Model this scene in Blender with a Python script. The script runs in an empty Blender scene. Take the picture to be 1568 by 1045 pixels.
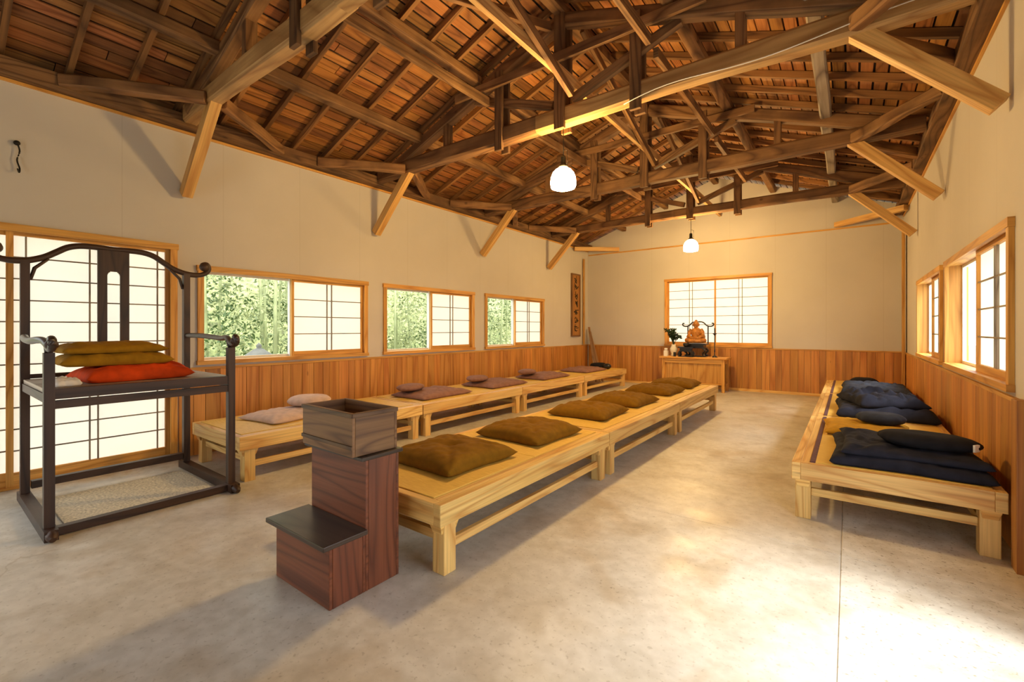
import bpy, bmesh, math, random
from mathutils import Vector, Matrix, noise
random.seed(7)
R = random.random
def U(a,b): return a+(b-a)*random.random()
scene = bpy.context.scene
COL = scene.collection

# ------------------------------------------------------------------ materials
def newmat(name):
    m = bpy.data.materials.new(name); m.use_nodes = True
    nt = m.node_tree; b = nt.nodes['Principled BSDF']
    return m, nt, b
def N(nt, t, **kw):
    n = nt.nodes.new(t)
    for k, v in kw.items():
        if hasattr(n, k): setattr(n, k, v)
        else: n.inputs[k].default_value = v
    return n
def ramp(nt, stops):
    n = nt.nodes.new('ShaderNodeValToRGB'); e = n.color_ramp.elements
    while len(e) < len(stops): e.new(0.5)
    for i, (p, c) in enumerate(stops):
        e[i].position = p; e[i].color = (*c, 1) if len(c) == 3 else c
    return n
def mix(nt, a, b, fac, mode='MIX'):
    n = nt.nodes.new('ShaderNodeMix'); n.data_type = 'RGBA'; n.blend_type = mode
    L = nt.links
    for s, v in ((n.inputs[0], fac), (n.inputs[6], a), (n.inputs[7], b)):
        if isinstance(v, bpy.types.NodeSocket): L.new(v, s)
        elif isinstance(v, (int, float)): s.default_value = v
        else: s.default_value = (*v, 1)
    return n.outputs[2]
def bump(nt, b, h, strength=0.2, dist=0.01):
    n = nt.nodes.new('ShaderNodeBump'); n.inputs['Strength'].default_value = strength
    n.inputs['Distance'].default_value = dist
    nt.links.new(h, n.inputs['Height']); nt.links.new(n.outputs[0], b.inputs['Normal'])

def wood(name, dark, mid, light, rough=0.55, sx=0.45, sy=4.0, rings=9.0, tintamt=1.0, bmp=0.25, weather=0.0, knots=0.8):
    m, nt, b = newmat(name); L = nt.links
    uv = N(nt, 'ShaderNodeUVMap')
    mp = N(nt, 'ShaderNodeMapping'); mp.inputs['Scale'].default_value = (sx, sy, 1)
    L.new(uv.outputs[0], mp.inputs[0])
    n1 = N(nt, 'ShaderNodeTexNoise'); n1.inputs['Scale'].default_value = 1; n1.inputs['Detail'].default_value = 1.2; n1.inputs['Distortion'].default_value = 0.2
    L.new(mp.outputs[0], n1.inputs[0])
    mu = N(nt, 'ShaderNodeMath', operation='MULTIPLY'); mu.inputs[1].default_value = rings; L.new(n1.outputs[0], mu.inputs[0])
    pp = N(nt, 'ShaderNodeMath', operation='PINGPONG'); pp.inputs[1].default_value = 0.5; L.new(mu.outputs[0], pp.inputs[0])
    m2 = N(nt, 'ShaderNodeMath', operation='MULTIPLY'); m2.inputs[1].default_value = 2.0; L.new(pp.outputs[0], m2.inputs[0])
    mp2 = N(nt, 'ShaderNodeMapping'); mp2.inputs['Scale'].default_value = (1.8, 70, 1)
    L.new(uv.outputs[0], mp2.inputs[0])
    n2 = N(nt, 'ShaderNodeTexNoise'); n2.inputs['Scale'].default_value = 1; n2.inputs['Detail'].default_value = 5
    L.new(mp2.outputs[0], n2.inputs[0])
    mp4 = N(nt, 'ShaderNodeMapping'); mp4.inputs['Scale'].default_value = (0.9, 5, 1); L.new(uv.outputs[0], mp4.inputs[0])
    n4 = N(nt, 'ShaderNodeTexNoise'); n4.inputs['Scale'].default_value = 1; n4.inputs['Detail'].default_value = 2; L.new(mp4.outputs[0], n4.inputs[0])
    rb = ramp(nt, [(0.3, mid), (0.7, light)]); L.new(n4.outputs[0], rb.inputs[0])
    rr = ramp(nt, [(0.0, (1,1,1)), (0.25, (0.45,0.45,0.45)), (0.6, (0,0,0))]); L.new(m2.outputs[0], rr.inputs[0])
    c = mix(nt, rb.outputs[0], dark, rr.outputs[0])
    r2 = ramp(nt, [(0.3, (0.80,0.78,0.75)), (0.65, (1.06,1.06,1.06))]); L.new(n2.outputs[0], r2.inputs[0])
    c = mix(nt, c, r2.outputs[0], 1.0, 'MULTIPLY')
    if knots:
        mp3 = N(nt, 'ShaderNodeMapping'); mp3.inputs['Scale'].default_value = (1.7, 5, 1)
        L.new(uv.outputs[0], mp3.inputs[0])
        vo = N(nt, 'ShaderNodeTexVoronoi'); vo.inputs['Scale'].default_value = 1.0
        L.new(mp3.outputs[0], vo.inputs[0])
        rk = ramp(nt, [(0.03, (0.35,0.25,0.2)), (0.07, (1,1,1))]); L.new(vo.outputs['Distance'], rk.inputs[0])
        c = mix(nt, c, rk.outputs[0], knots, 'MULTIPLY')
    at = N(nt, 'ShaderNodeAttribute', attribute_name='tint')
    c = mix(nt, c, at.outputs['Color'], tintamt, 'MULTIPLY')
    if weather > 0:
        tc = N(nt, 'ShaderNodeTexCoord')
        n3 = N(nt, 'ShaderNodeTexNoise'); n3.inputs['Scale'].default_value = 2.3; n3.inputs['Detail'].default_value = 6
        L.new(tc.outputs['Object'], n3.inputs[0])
        r3 = ramp(nt, [(0.35, (0.25,0.22,0.2)), (0.6, (1,1,1))]); L.new(n3.outputs[0], r3.inputs[0])
        c = mix(nt, c, r3.outputs[0], weather, 'MULTIPLY')
    L.new(c, b.inputs['Base Color']); b.inputs['Roughness'].default_value = rough
    bump(nt, b, n2.outputs[0], bmp, 0.003)
    return m

def plain(name, col, rough=0.6, metal=0, nscale=0, namt=0.25, bmp=0.0, emit=None, es=0):
    m, nt, b = newmat(name)
    b.inputs['Base Color'].default_value = (*col, 1); b.inputs['Roughness'].default_value = rough
    b.inputs['Metallic'].default_value = metal
    if nscale:
        tc = N(nt, 'ShaderNodeTexCoord'); n = N(nt, 'ShaderNodeTexNoise')
        n.inputs['Scale'].default_value = nscale; n.inputs['Detail'].default_value = 6
        nt.links.new(tc.outputs['Object'], n.inputs[0])
        d = tuple(c*(1-namt) for c in col); l = tuple(min(1, c*(1+namt)) for c in col)
        r = ramp(nt, [(0.3, d), (0.7, l)]); nt.links.new(n.outputs[0], r.inputs[0])
        nt.links.new(r.outputs[0], b.inputs['Base Color'])
        if bmp: bump(nt, b, n.outputs[0], bmp, 0.005); b.inputs['Specular IOR Level'].default_value = 0.2
    if emit:
        b.inputs['Emission Color'].default_value = (*emit, 1); b.inputs['Emission Strength'].default_value = es
    return m

M_pine   = wood('pine_light', (0.62,0.32,0.08), (0.77,0.48,0.145), (0.85,0.59,0.22), 0.5, bmp=0.1, knots=0.6)
M_frame  = wood('window_frame_wood', (0.54,0.24,0.04), (0.70,0.35,0.07), (0.78,0.43,0.10), 0.5, bmp=0.1, knots=0.4)
M_brace  = wood('brace_wood', (0.55,0.28,0.08), (0.68,0.39,0.12), (0.76,0.48,0.17), 0.5, bmp=0.1, knots=0.7)
M_wains  = wood('wainscot_cedar', (0.46,0.175,0.033), (0.58,0.25,0.05), (0.67,0.325,0.08), 0.5, sx=0.3, rings=6, bmp=0.12, knots=0.6)
M_beam   = wood('beam_old_wood', (0.13,0.055,0.018), (0.245,0.115,0.04), (0.34,0.18,0.07), 0.75, weather=0.6, bmp=0.5)
M_beamL  = wood('beam_planed_wood', (0.42,0.22,0.075), (0.56,0.33,0.12), (0.66,0.42,0.17), 0.65, weather=0.3, bmp=0.3)
M_raft   = wood('rafter_wood', (0.11,0.046,0.014), (0.20,0.09,0.027), (0.30,0.145,0.046), 0.75, weather=0.3)
M_board  = wood('roof_board_wood', (0.22,0.08,0.019), (0.35,0.14,0.035), (0.48,0.215,0.06), 0.7, weather=0.35)
M_red    = wood('red_stained_wood', (0.105,0.028,0.011), (0.17,0.046,0.018), (0.21,0.064,0.025), 0.4, rings=10, knots=0)
M_brown  = wood('brown_box_wood', (0.12,0.05,0.018), (0.20,0.094,0.034), (0.28,0.145,0.055), 0.5, rings=12, knots=0.3)
M_darkw  = wood('dark_lacquer_wood', (0.024,0.010,0.005), (0.042,0.018,0.009), (0.07,0.033,0.016), 0.5, bmp=0.1, knots=0)
M_darktop= wood('dark_worn_top', (0.026,0.015,0.010), (0.045,0.027,0.018), (0.07,0.044,0.03), 0.35, bmp=0.1, knots=0)
M_grayw  = wood('greyed_wood', (0.16,0.12,0.09), (0.30,0.24,0.18), (0.42,0.35,0.27), 0.6)
M_dark   = plain('roof_underlay', (0.02,0.012,0.008), 0.9)
M_black  = plain('black_lacquer', (0.012,0.012,0.013), 0.3)
M_iron   = plain('iron', (0.03,0.028,0.026), 0.5, 0.8)
M_alu    = plain('white_sash', (0.75,0.76,0.72), 0.4)
M_ink    = plain('ink', (0.01,0.01,0.01), 0.8)
M_purple = plain('tatami_border_purple', (0.11,0.045,0.055), 0.8, nscale=60)
M_olive  = plain('olive_cotton', (0.195,0.092,0.003), 0.9, nscale=18, namt=0.15, bmp=0.15)
M_must   = plain('mustard_cotton', (0.48,0.25,0.015), 0.9, nscale=18, namt=0.15, bmp=0.15)
M_mustd  = plain('dark_mustard_cotton', (0.31,0.155,0.006), 0.9, nscale=18, namt=0.15, bmp=0.15)
M_redc   = plain('vermilion_cloth', (0.62,0.06,0.004), 0.85, nscale=15, namt=0.15, bmp=0.15)
M_mauve  = plain('mauve_cotton', (0.27,0.14,0.10), 0.9, nscale=14, namt=0.15, bmp=0.15)
M_pink   = plain('pale_pink_cotton', (0.60,0.44,0.35), 0.9, nscale=14, namt=0.12, bmp=0.15)
M_navy   = plain('navy_cotton', (0.015,0.017,0.030), 0.9, nscale=12, namt=0.3, bmp=0.2)
M_blk    = plain('black_cotton', (0.011,0.011,0.015), 0.9, nscale=12, namt=0.3, bmp=0.15)
M_slate  = plain('slate_blue_cotton', (0.03,0.037,0.055), 0.9, nscale=12, namt=0.3, bmp=0.15)
M_white  = plain('white_paper', (0.8,0.78,0.72), 0.8)
M_gold   = plain('statue_wood', (0.42,0.17,0.03), 0.4, nscale=20, namt=0.4)
M_leaf   = plain('vase_leaf', (0.02,0.045,0.012), 0.6, nscale=30)
M_stone  = plain('garden_stone', (0.14,0.14,0.12), 0.9, nscale=6, bmp=0.5)
M_mat    = plain('straw_mat', (0.62,0.56,0.42), 0.9, nscale=60, namt=0.35, bmp=0.5)

def mk_tatami():
    m, nt, b = newmat('tatami'); L = nt.links
    uv = N(nt, 'ShaderNodeUVMap')
    mp = N(nt, 'ShaderNodeMapping'); mp.inputs['Scale'].default_value = (12, 160, 1); L.new(uv.outputs[0], mp.inputs[0])
    n = N(nt, 'ShaderNodeTexNoise'); n.inputs['Scale'].default_value = 1; n.inputs['Detail'].default_value = 3; L.new(mp.outputs[0], n.inputs[0])
    r = ramp(nt, [(0.3, (0.60,0.36,0.055)), (0.7, (0.78,0.53,0.11))]); L.new(n.outputs[0], r.inputs[0])
    at = N(nt, 'ShaderNodeAttribute', attribute_name='tint')
    c = mix(nt, r.outputs[0], at.outputs['Color'], 1.0, 'MULTIPLY')
    L.new(c, b.inputs['Base Color']); b.inputs['Roughness'].default_value = 0.6
    bump(nt, b, n.outputs[0], 0.3, 0.002); return m
M_tatami = mk_tatami()

def mk_plaster():
    m, nt, b = newmat('plaster'); L = nt.links
    tc = N(nt, 'ShaderNodeTexCoord')
    n = N(nt, 'ShaderNodeTexNoise'); n.inputs['Scale'].default_value = 0.9; n.inputs['Detail'].default_value = 5; L.new(tc.outputs['Object'], n.inputs[0])
    r = ramp(nt, [(0.3, (0.585,0.545,0.485)), (0.7, (0.645,0.605,0.545))]); L.new(n.outputs[0], r.inputs[0])
    n2 = N(nt, 'ShaderNodeTexNoise'); n2.inputs['Scale'].default_value = 90; n2.inputs['Detail'].default_value = 3; L.new(tc.outputs['Object'], n2.inputs[0])
    sp = N(nt, 'ShaderNodeSeparateXYZ'); L.new(tc.outputs['Object'], sp.inputs[0])
    ad = N(nt, 'ShaderNodeMath', operation='ADD'); L.new(sp.outputs[0], ad.inputs[0]); L.new(sp.outputs[1], ad.inputs[1])
    dv = N(nt, 'ShaderNodeMath', operation='DIVIDE'); dv.inputs[1].default_value = 0.91; L.new(ad.outputs[0], dv.inputs[0])
    fr = N(nt, 'ShaderNodeMath', operation='FRACT'); L.new(dv.outputs[0], fr.inputs[0])
    rj = ramp(nt, [(0.0, (0.87,0.86,0.84)), (0.012, (1,1,1))]); L.new(fr.outputs[0], rj.inputs[0])
    c = mix(nt, r.outputs[0], rj.outputs[0], 1.0, 'MULTIPLY')
    L.new(c, b.inputs['Base Color']); b.inputs['Roughness'].default_value = 0.9
    bump(nt, b, n2.outputs[0], 0.15, 0.003); return m
M_plaster = mk_plaster()

def mk_concrete(name, rough_agg):
    m, nt, b = newmat(name); L = nt.links
    tc = N(nt, 'ShaderNodeTexCoord')
    def nz(s, d=6, dist=0.0):
        n = N(nt, 'ShaderNodeTexNoise'); n.inputs['Scale'].default_value = s; n.inputs['Detail'].default_value = d
        n.inputs['Distortion'].default_value = dist; L.new(tc.outputs['Object'], n.inputs[0]); return n.outputs[0]
    r = ramp(nt, [(0.28, (0.50,0.475,0.42)), (0.5, (0.62,0.60,0.54)), (0.75, (0.71,0.69,0.635))])
    L.new(nz(0.7, 9, 0.5), r.inputs[0])
    r2 = ramp(nt, [(0.34, (0.74,0.69,0.61)), (0.50, (0.98,0.98,0.98)), (0.7, (1.04,1.04,1.04))]); L.new(nz(3.0, 11, 0.3), r2.inputs[0])
    c = mix(nt, r.outputs[0], r2.outputs[0], 0.6 if not rough_agg else 0.9, 'MULTIPLY')
    rs = ramp(nt, [(0.54, (1,1,1)), (0.68, (0.80,0.70,0.56))]); L.new(nz(1.1, 7, 0.9), rs.inputs[0])
    c = mix(nt, c, rs.outputs[0], 0.8, 'MULTIPLY')
    rf = ramp(nt, [(0.35, (0.88,0.87,0.85)), (0.65, (1.06,1.06,1.06))]); L.new(nz(14, 8, 0.2), rf.inputs[0])
    c = mix(nt, c, rf.outputs[0], 0.8, 'MULTIPLY')
    r3 = ramp(nt, [(0.30, (0.55,0.52,0.47)), (0.40, (1,1,1))]); L.new(nz(45, 3), r3.inputs[0])
    c = mix(nt, c, r3.outputs[0], 0.5 if not rough_agg else 1.0, 'MULTIPLY')
    for sc, th, col in ((1.7, 0.03, (0.45,0.33,0.2)), (3.3, 0.03, (0.4,0.36,0.3))):
        vo = N(nt, 'ShaderNodeTexVoronoi'); vo.inputs['Scale'].default_value = sc; L.new(tc.outputs['Object'], vo.inputs[0])
        r4 = ramp(nt, [(th*0.4, col), (th, (1,1,1))]); L.new(vo.outputs['Distance'], r4.inputs[0])
        c = mix(nt, c, r4.outputs[0], 0.75, 'MULTIPLY')
    dn = N(nt, 'ShaderNodeTexNoise'); dn.inputs['Scale'].default_value = 1.5; dn.inputs['Detail'].default_value = 5; L.new(tc.outputs['Object'], dn.inputs[0])
    vm = N(nt, 'ShaderNodeVectorMath', operation='ADD'); L.new(tc.outputs['Object'], vm.inputs[0]); L.new(dn.outputs['Color'], vm.inputs[1])
    v2 = N(nt, 'ShaderNodeTexVoronoi', feature='DISTANCE_TO_EDGE'); v2.inputs['Scale'].default_value = 0.35; L.new(vm.outputs[0], v2.inputs[0])
    r5 = ramp(nt, [(0.0, (0.72,0.66,0.58)), (0.002, (1,1,1))]); L.new(v2.outputs['Distance'], r5.inputs[0])
    mk = ramp(nt, [(0.5, (0,0,0)), (0.6, (0.7,0.7,0.7))]); L.new(nz(0.6, 2), mk.inputs[0])
    c = mix(nt, c, r5.outputs[0], mk.outputs[0], 'MULTIPLY')
    L.new(c, b.inputs['Base Color'])
    rg = ramp(nt, [(0.35, (0.30,)*3), (0.65, (0.55,)*3)]); L.new(nz(2.0, 5), rg.inputs[0])
    if rough_agg: b.inputs['Roughness'].default_value = 0.8
    else: L.new(rg.outputs[0], b.inputs['Roughness'])
    b.inputs['Specular IOR Level'].default_value = 0.45
    bump(nt, b, nz(60, 4), 0.10 if not rough_agg else 0.5, 0.004); return m
M_conc = mk_concrete('concrete', False); M_concR = mk_concrete('concrete_rough', True)

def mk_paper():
    m, nt, b = newmat('shoji_paper_glow'); L = nt.links
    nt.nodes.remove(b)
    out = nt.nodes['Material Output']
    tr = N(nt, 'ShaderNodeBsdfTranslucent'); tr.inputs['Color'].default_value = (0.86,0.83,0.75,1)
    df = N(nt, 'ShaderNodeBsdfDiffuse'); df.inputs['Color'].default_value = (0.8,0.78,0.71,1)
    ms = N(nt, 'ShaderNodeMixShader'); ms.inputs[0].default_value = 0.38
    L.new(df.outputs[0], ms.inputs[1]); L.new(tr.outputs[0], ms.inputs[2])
    em = N(nt, 'ShaderNodeEmission'); em.inputs['Color'].default_value = (1,0.96,0.85,1); em.inputs['Strength'].default_value = 0.38  # emission added: paper glows as if backlit and brightens the room
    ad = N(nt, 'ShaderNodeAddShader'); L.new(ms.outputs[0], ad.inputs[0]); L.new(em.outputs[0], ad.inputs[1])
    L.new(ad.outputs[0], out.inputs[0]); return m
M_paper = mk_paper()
M_lamp = plain('lit_opal_glass', (0.9,0.85,0.7), 0.3, emit=(1.0,0.63,0.225), es=300)

def mk_foliage(name, c1, c2):
    m, nt, b = newmat(name); L = nt.links
    at = N(nt, 'ShaderNodeAttribute', attribute_name='tint')
    c = mix(nt, c1, c2, at.outputs['Fac'])
    L.new(c, b.inputs['Base Color']); b.inputs['Roughness'].default_value = 0.6
    tr = N(nt, 'ShaderNodeBsdfTranslucent'); L.new(c, tr.inputs['Color'])
    ms = N(nt, 'ShaderNodeMixShader'); ms.inputs[0].default_value = 0.3
    L.new(b.outputs[0], ms.inputs[1]); L.new(tr.outputs[0], ms.inputs[2]); L.new(ms.outputs[0], nt.nodes['Material Output'].inputs[0])
    return m
M_fol = mk_foliage('foliage', (0.05,0.09,0.02), (0.60,0.62,0.32))
M_bam = plain('bamboo_culm', (0.36,0.40,0.20), 0.4, nscale=3, namt=0.3)
M_ground = plain('garden_ground', (0.26,0.27,0.17), 0.9, nscale=1.2, namt=0.3)
M_hill = plain('wooded_hill', (0.22,0.25,0.10), 0.95, nscale=2.5, namt=0.75)
M_gravel_bounce = plain('pale_gravel_bounce', (0.66,0.64,0.58), 0.9, nscale=40, namt=0.2)

# ------------------------------------------------------------------ mesh builder
class MB:
    def __init__(s):
        s.bm = bmesh.new(); s.uv = s.bm.loops.layers.uv.new('UVMap'); s.tl = s.bm.loops.layers.float_color.new('tint')
    def face(s, vs, uvs, mat, tint, smooth=False):
        try: f = s.bm.faces.new(vs)
        except ValueError: return
        f.material_index = mat; f.smooth = smooth
        for l, q in zip(f.loops, uvs): l[s.uv].uv = q; l[s.tl] = (*tint, 1)
    def tint(s, t):
        if t is None: a = U(0.86, 1.1); return (a, a*U(0.97,1.02), a*U(0.95,1.02))
        if isinstance(t, (int, float)): return (t, t, t)
        return t
    def box(s, c, size, rot=None, mat=0, tint=None, grain=None, taper=1.0):
        tint = s.tint(tint); c = Vector(c); h = Vector(size)/2
        L = grain if grain is not None else max(range(3), key=lambda i: size[i])
        ou, ov = U(0, 50), U(0, 50); P = {}; V = {}
        for i in (-1, 1):
            for j in (-1, 1):
                for k in (-1, 1):
                    tp = taper if k < 0 else 1.0
                    p = Vector((i*h.x*tp, j*h.y*tp, k*h.z)); P[i,j,k] = p
                    V[i,j,k] = s.bm.verts.new(c + (rot @ p if rot else p))
        F = [(0,[(-1,-1,-1),(-1,-1,1),(-1,1,1),(-1,1,-1)]),(0,[(1,-1,-1),(1,1,-1),(1,1,1),(1,-1,1)]),
             (1,[(-1,-1,-1),(1,-1,-1),(1,-1,1),(-1,-1,1)]),(1,[(-1,1,-1),(-1,1,1),(1,1,1),(1,1,-1)]),
             (2,[(-1,-1,-1),(-1,1,-1),(1,1,-1),(1,-1,-1)]),(2,[(-1,-1,1),(1,-1,1),(1,1,1),(-1,1,1)])]
        for n, q in F:
            ax = [a for a in range(3) if a != n]
            if n != L: ua, va = L, [a for a in ax if a != L][0]
            else: ua, va = ax
            s.face([V[k] for k in q], [(P[k][ua]*(0.3 if n == L else 1)+ou, P[k][va]+ov+n*0.61) for k in q], mat, tint)
    def bx(s, x0, x1, y0, y1, z0, z1, mat=0, tint=None, grain=None):
        s.box(((x0+x1)/2,(y0+y1)/2,(z0+z1)/2), (abs(x1-x0),abs(y1-y0),abs(z1-z0)), None, mat, tint, grain)
    def frame(s, p0, p1, up=(0,0,1)):
        d = (p1-p0).normalized(); up = Vector(up)
        if abs(d.dot(up)) > 0.98: up = Vector((0,1,0))
        side = d.cross(up).normalized(); u2 = side.cross(d)
        return d, side, u2
    def beam(s, p0, p1, w, h, mat=0, tint=None, up=(0,0,1)):
        p0 = Vector(p0); p1 = Vector(p1); d, sd, u = s.frame(p0, p1, up)
        rot = Matrix((d, sd, u)).transposed()
        s.box((p0+p1)/2, ((p1-p0).length, w, h), rot, mat, tint, 0)
    def tube(s, pts, rad, seg=10, mat=0, tint=None, smooth=True, up=(0,0,1), aspect=1.0, hewn=False, cap=True):
        tint = s.tint(tint); pts = [Vector(p) for p in pts]; n = len(pts)
        if isinstance(rad, (int, float)): rad = [rad]*n
        if hewn:
            q = 0.72; sec = [(1,-q),(1,q),(q,1),(-q,1),(-1,q),(-1,-q),(-q,-1),(q,-1)]; seg = 8; smooth = False
        else: sec = [(math.cos(2*math.pi*(k+0.5)/seg), math.sin(2*math.pi*(k+0.5)/seg)) for k in range(seg)]
        rings = []; L = 0; ou, ov = U(0,50), U(0,50); Ls = []
        for i, p in enumerate(pts):
            if i: L += (p-pts[i-1]).length
            Ls.append(L)
            a = pts[max(0, i-1)]; b = pts[min(n-1, i+1)]
            d, sd, u = s.frame(a, b, up)
            rings.append([s.bm.verts.new(p + sd*cx*rad[i] + u*sx*rad[i]*aspect) for cx, sx in sec])
        for i in range(n-1):
            for k in range(seg):
                k2 = (k+1) % seg; pr = rad[0]*6.28/seg
                s.face([rings[i][k], rings[i][k2], rings[i+1][k2], rings[i+1][k]],
                       [(Ls[i]+ou, k*pr+ov), (Ls[i]+ou, (k+1)*pr+ov), (Ls[i+1]+ou, (k+1)*pr+ov), (Ls[i+1]+ou, k*pr+ov)], mat, tint, smooth)
        if cap:
            for ri in (0, -1):
                s.face(rings[ri], [(0.1*math.cos(k)+ou, 0.1*math.sin(k)+ov) for k in range(seg)], mat, tint)
    def log(s, p0, p1, w, h, mat=0, wob=0.02, seg=8, tint=None, sag=0.0):
        p0 = Vector(p0); p1 = Vector(p1); n = seg; d, sd, u = s.frame(p0, p1)
        o = Vector((U(0,99), U(0,99), U(0,99))); pts = []; rr = []
        for i in range(n+1):
            t = i/n
            q = noise.noise_vector(o + Vector((t*2.5, 0, 0)))
            pts.append(p0.lerp(p1, t) + sd*q.x*wob + u*(q.y*wob + sag*math.sin(math.pi*t)))
            rr.append(w/2*(1 + 0.15*q.z))
        s.tube(pts, rr, 8, mat, tint, False, aspect=h/w, hewn=True)
    def lathe(s, prof, c, seg=24, mat=0, tint=1.0, sx=1, sy=1):
        c = Vector(c); tint = s.tint(tint); rings = []
        for r, z in prof:
            if r < 1e-5: rings.append([s.bm.verts.new(c+Vector((0,0,z)))]); continue
            rings.append([s.bm.verts.new(c + Vector((r*sx*math.cos(2*math.pi*k/seg), r*sy*math.sin(2*math.pi*k/seg), z))) for k in range(seg)])
        for a, b in zip(rings, rings[1:]):
            for k in range(seg):
                k2 = (k+1) % seg
                vs = [a[0]] if len(a) == 1 else [a[k], a[k2]]
                vs += [b[0]] if len(b) == 1 else [b[k2], b[k]]
                if len(vs) > 2: s.face(vs, [(k*0.05, 0)]*len(vs), mat, tint, True)
    def ball(s, c, r, mat=0, sx=1, sy=1, sz=1, seg=16, tint=1.0):
        m = 10
        s.lathe([(r*math.sin(math.pi*i/m), -r*sz*math.cos(math.pi*i/m)) for i in range(m+1)], c, seg, mat, tint, sx, sy)
    def finish(s, name, mats, bevel=0.0):
        bmesh.ops.recalc_face_normals(s.bm, faces=s.bm.faces)
        me = bpy.data.meshes.new(name); s.bm.to_mesh(me); s.bm.free()
        for m in (mats if isinstance(mats, (list, tuple)) else [mats]): me.materials.append(m)
        ob = bpy.data.objects.new(name, me); COL.objects.link(ob)
        if bevel:
            b = ob.modifiers.new('bevel', 'BEVEL'); b.width = bevel; b.segments = 2; b.limit_method = 'ANGLE'; b.angle_limit = 0.9
        return ob

XL, XR, YB, YF = -5.82, 0.84, 11.30, -3.1
T = 0.15; XC = (XL+XR)/2; SL = 0.37; ZE = 3.70
def zroof(x): return ZE + SL*(min(x-XL, XR-x))

# ------------------------------------------------------------------ floor
f = MB()
xs = [XL-T, -0.04, XR+T]; ys = [YF-T, 3.45, 7.9, YB+T]
for i in range(2):
    for j in range(3):
        f.bx(xs[i]+(0.003 if i else 0), xs[i+1]-(0.003 if i == 0 else 0), ys[j]+(0.002 if j else 0), ys[j+1]-(0.002 if j < 2 else 0), -0.12, 0, 1 if i else 0, 1.0)
f.bx(xs[0]+0.01, xs[2]-0.01, ys[0]+0.01, ys[3]-0.01, -0.16, -0.005, 0, 0.5)
f.finish('floor', [M_conc, M_concR], 0.0015)

# ------------------------------------------------------------------ walls
def wall(name, side, lo, hi, ztop, ops):
    b = MB()
    def seg(a0, a1, z0, z1):
        if a1-a0 < 1e-3 or z1-z0 < 1e-3: return
        if side == 'L': b.bx(XL-T, XL, a0, a1, z0, z1)
        elif side == 'R': b.bx(XR, XR+T, a0, a1, z0, z1)
        elif side == 'B': b.bx(a0, a1, YB, YB+T, z0, z1)
        else: b.bx(a0, a1, YF-T, YF, z0, z1)
    cur = lo
    for (a0, a1, z0, z1) in sorted(ops):
        seg(cur, a0, 0, ztop); seg(a0, a1, 0, z0); seg(a0, a1, z1, ztop); cur = a1
    seg(cur, hi, 0, ztop)
    if side in 'BF':
        y0, y1 = (YB, YB+T) if side == 'B' else (YF-T, YF)
        poly = [(lo, ztop), (hi, ztop), (hi, ZE), (XC, zroof(XC)), (lo, ZE)]
        A = [b.bm.verts.new((x, y0, z)) for x, z in poly]; B = [b.bm.verts.new((x, y1, z)) for x, z in poly]
        b.face(A, poly, 0, (1,1,1)); b.face(B, poly, 0, (1,1,1))
        for k in range(5): b.face([A[k], A[(k+1)%5], B[(k+1)%5], B[k]], [(0,0)]*4, 0, (1,1,1))
    return b.finish(name, M_plaster)
LW = [(1.92,4.13,1.0,2.11),(4.42,6.54,1.0,2.11),(6.87,9.03,1.0,2.11)]
RW = [(4.18,6.60,1.0,2.11),(6.87,9.03,1.0,2.11)]
sh = lambda w: (w[0]+0.02, w[1]-0.02, w[2]+0.02, w[3]-0.02)
DL = (-1.85, 1.73, 0.0, 2.31); DR = (0.9, 3.5, 0.0, 2.31); BW = (-3.68, -1.35, 0.98, 2.63); DF = (-4.2, -0.9, 0, 2.31)
dsh = lambda w: (w[0]+0.02, w[1]-0.02, 0, w[3]-0.02)
wall('wall_left', 'L', YF, YB, ZE-0.02, [sh(w) for w in LW]+[dsh(DL)])
wall('wall_right', 'R', YF, YB, ZE-0.02, [sh(w) for w in RW]+[dsh(DR)])
wall('wall_back', 'B', XL-T, XR+T, 3.5, [sh(BW)])
wall('wall_front', 'F', XL-T, XR+T, 3.5, [dsh(DF)])

def mapper(b, side):
    def lb(a0, a1, d0, d1, z0, z1, mat=0, tint=None, grain=None):
        if side == 'L': b.bx(XL+d0, XL+d1, a0, a1, z0, z1, mat, tint, grain)
        elif side == 'R': b.bx(XR-d1, XR-d0, a0, a1, z0, z1, mat, tint, grain)
        elif side == 'B': b.bx(a0, a1, YB-d1, YB-d0, z0, z1, mat, tint, grain)
        else: b.bx(a0, a1, YF+d0, YF+d1, z0, z1, mat, tint, grain)
    return lb
def casing(lb, w, door=False, d=0.03):
    a0, a1, z0, z1 = w; c = 0.06
    lb(a0, a0+c, 0.001, d, z0, z1); lb(a1-c, a1, 0.001, d, z0, z1)
    lb(a0-0.01, a1+0.01, 0.001, d+0.006, z1-c, z1+0.002)
    if not door: lb(a0-0.01, a1+0.01, 0.001, d+0.012, z0-0.002, z0+0.045)
    e = 0.021
    lb(a0+e, a0+0.05, -T, 0, z0+e*(not door), z1-e); lb(a1-0.05, a1-e, -T, 0, z0+e*(not door), z1-e)
    lb(a0+0.05, a1-0.05, -T, 0, z1-0.05, z1-e)
    if not door: lb(a0+0.05, a1-0.05, -T, 0, z0+e, z0+0.045)
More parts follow.
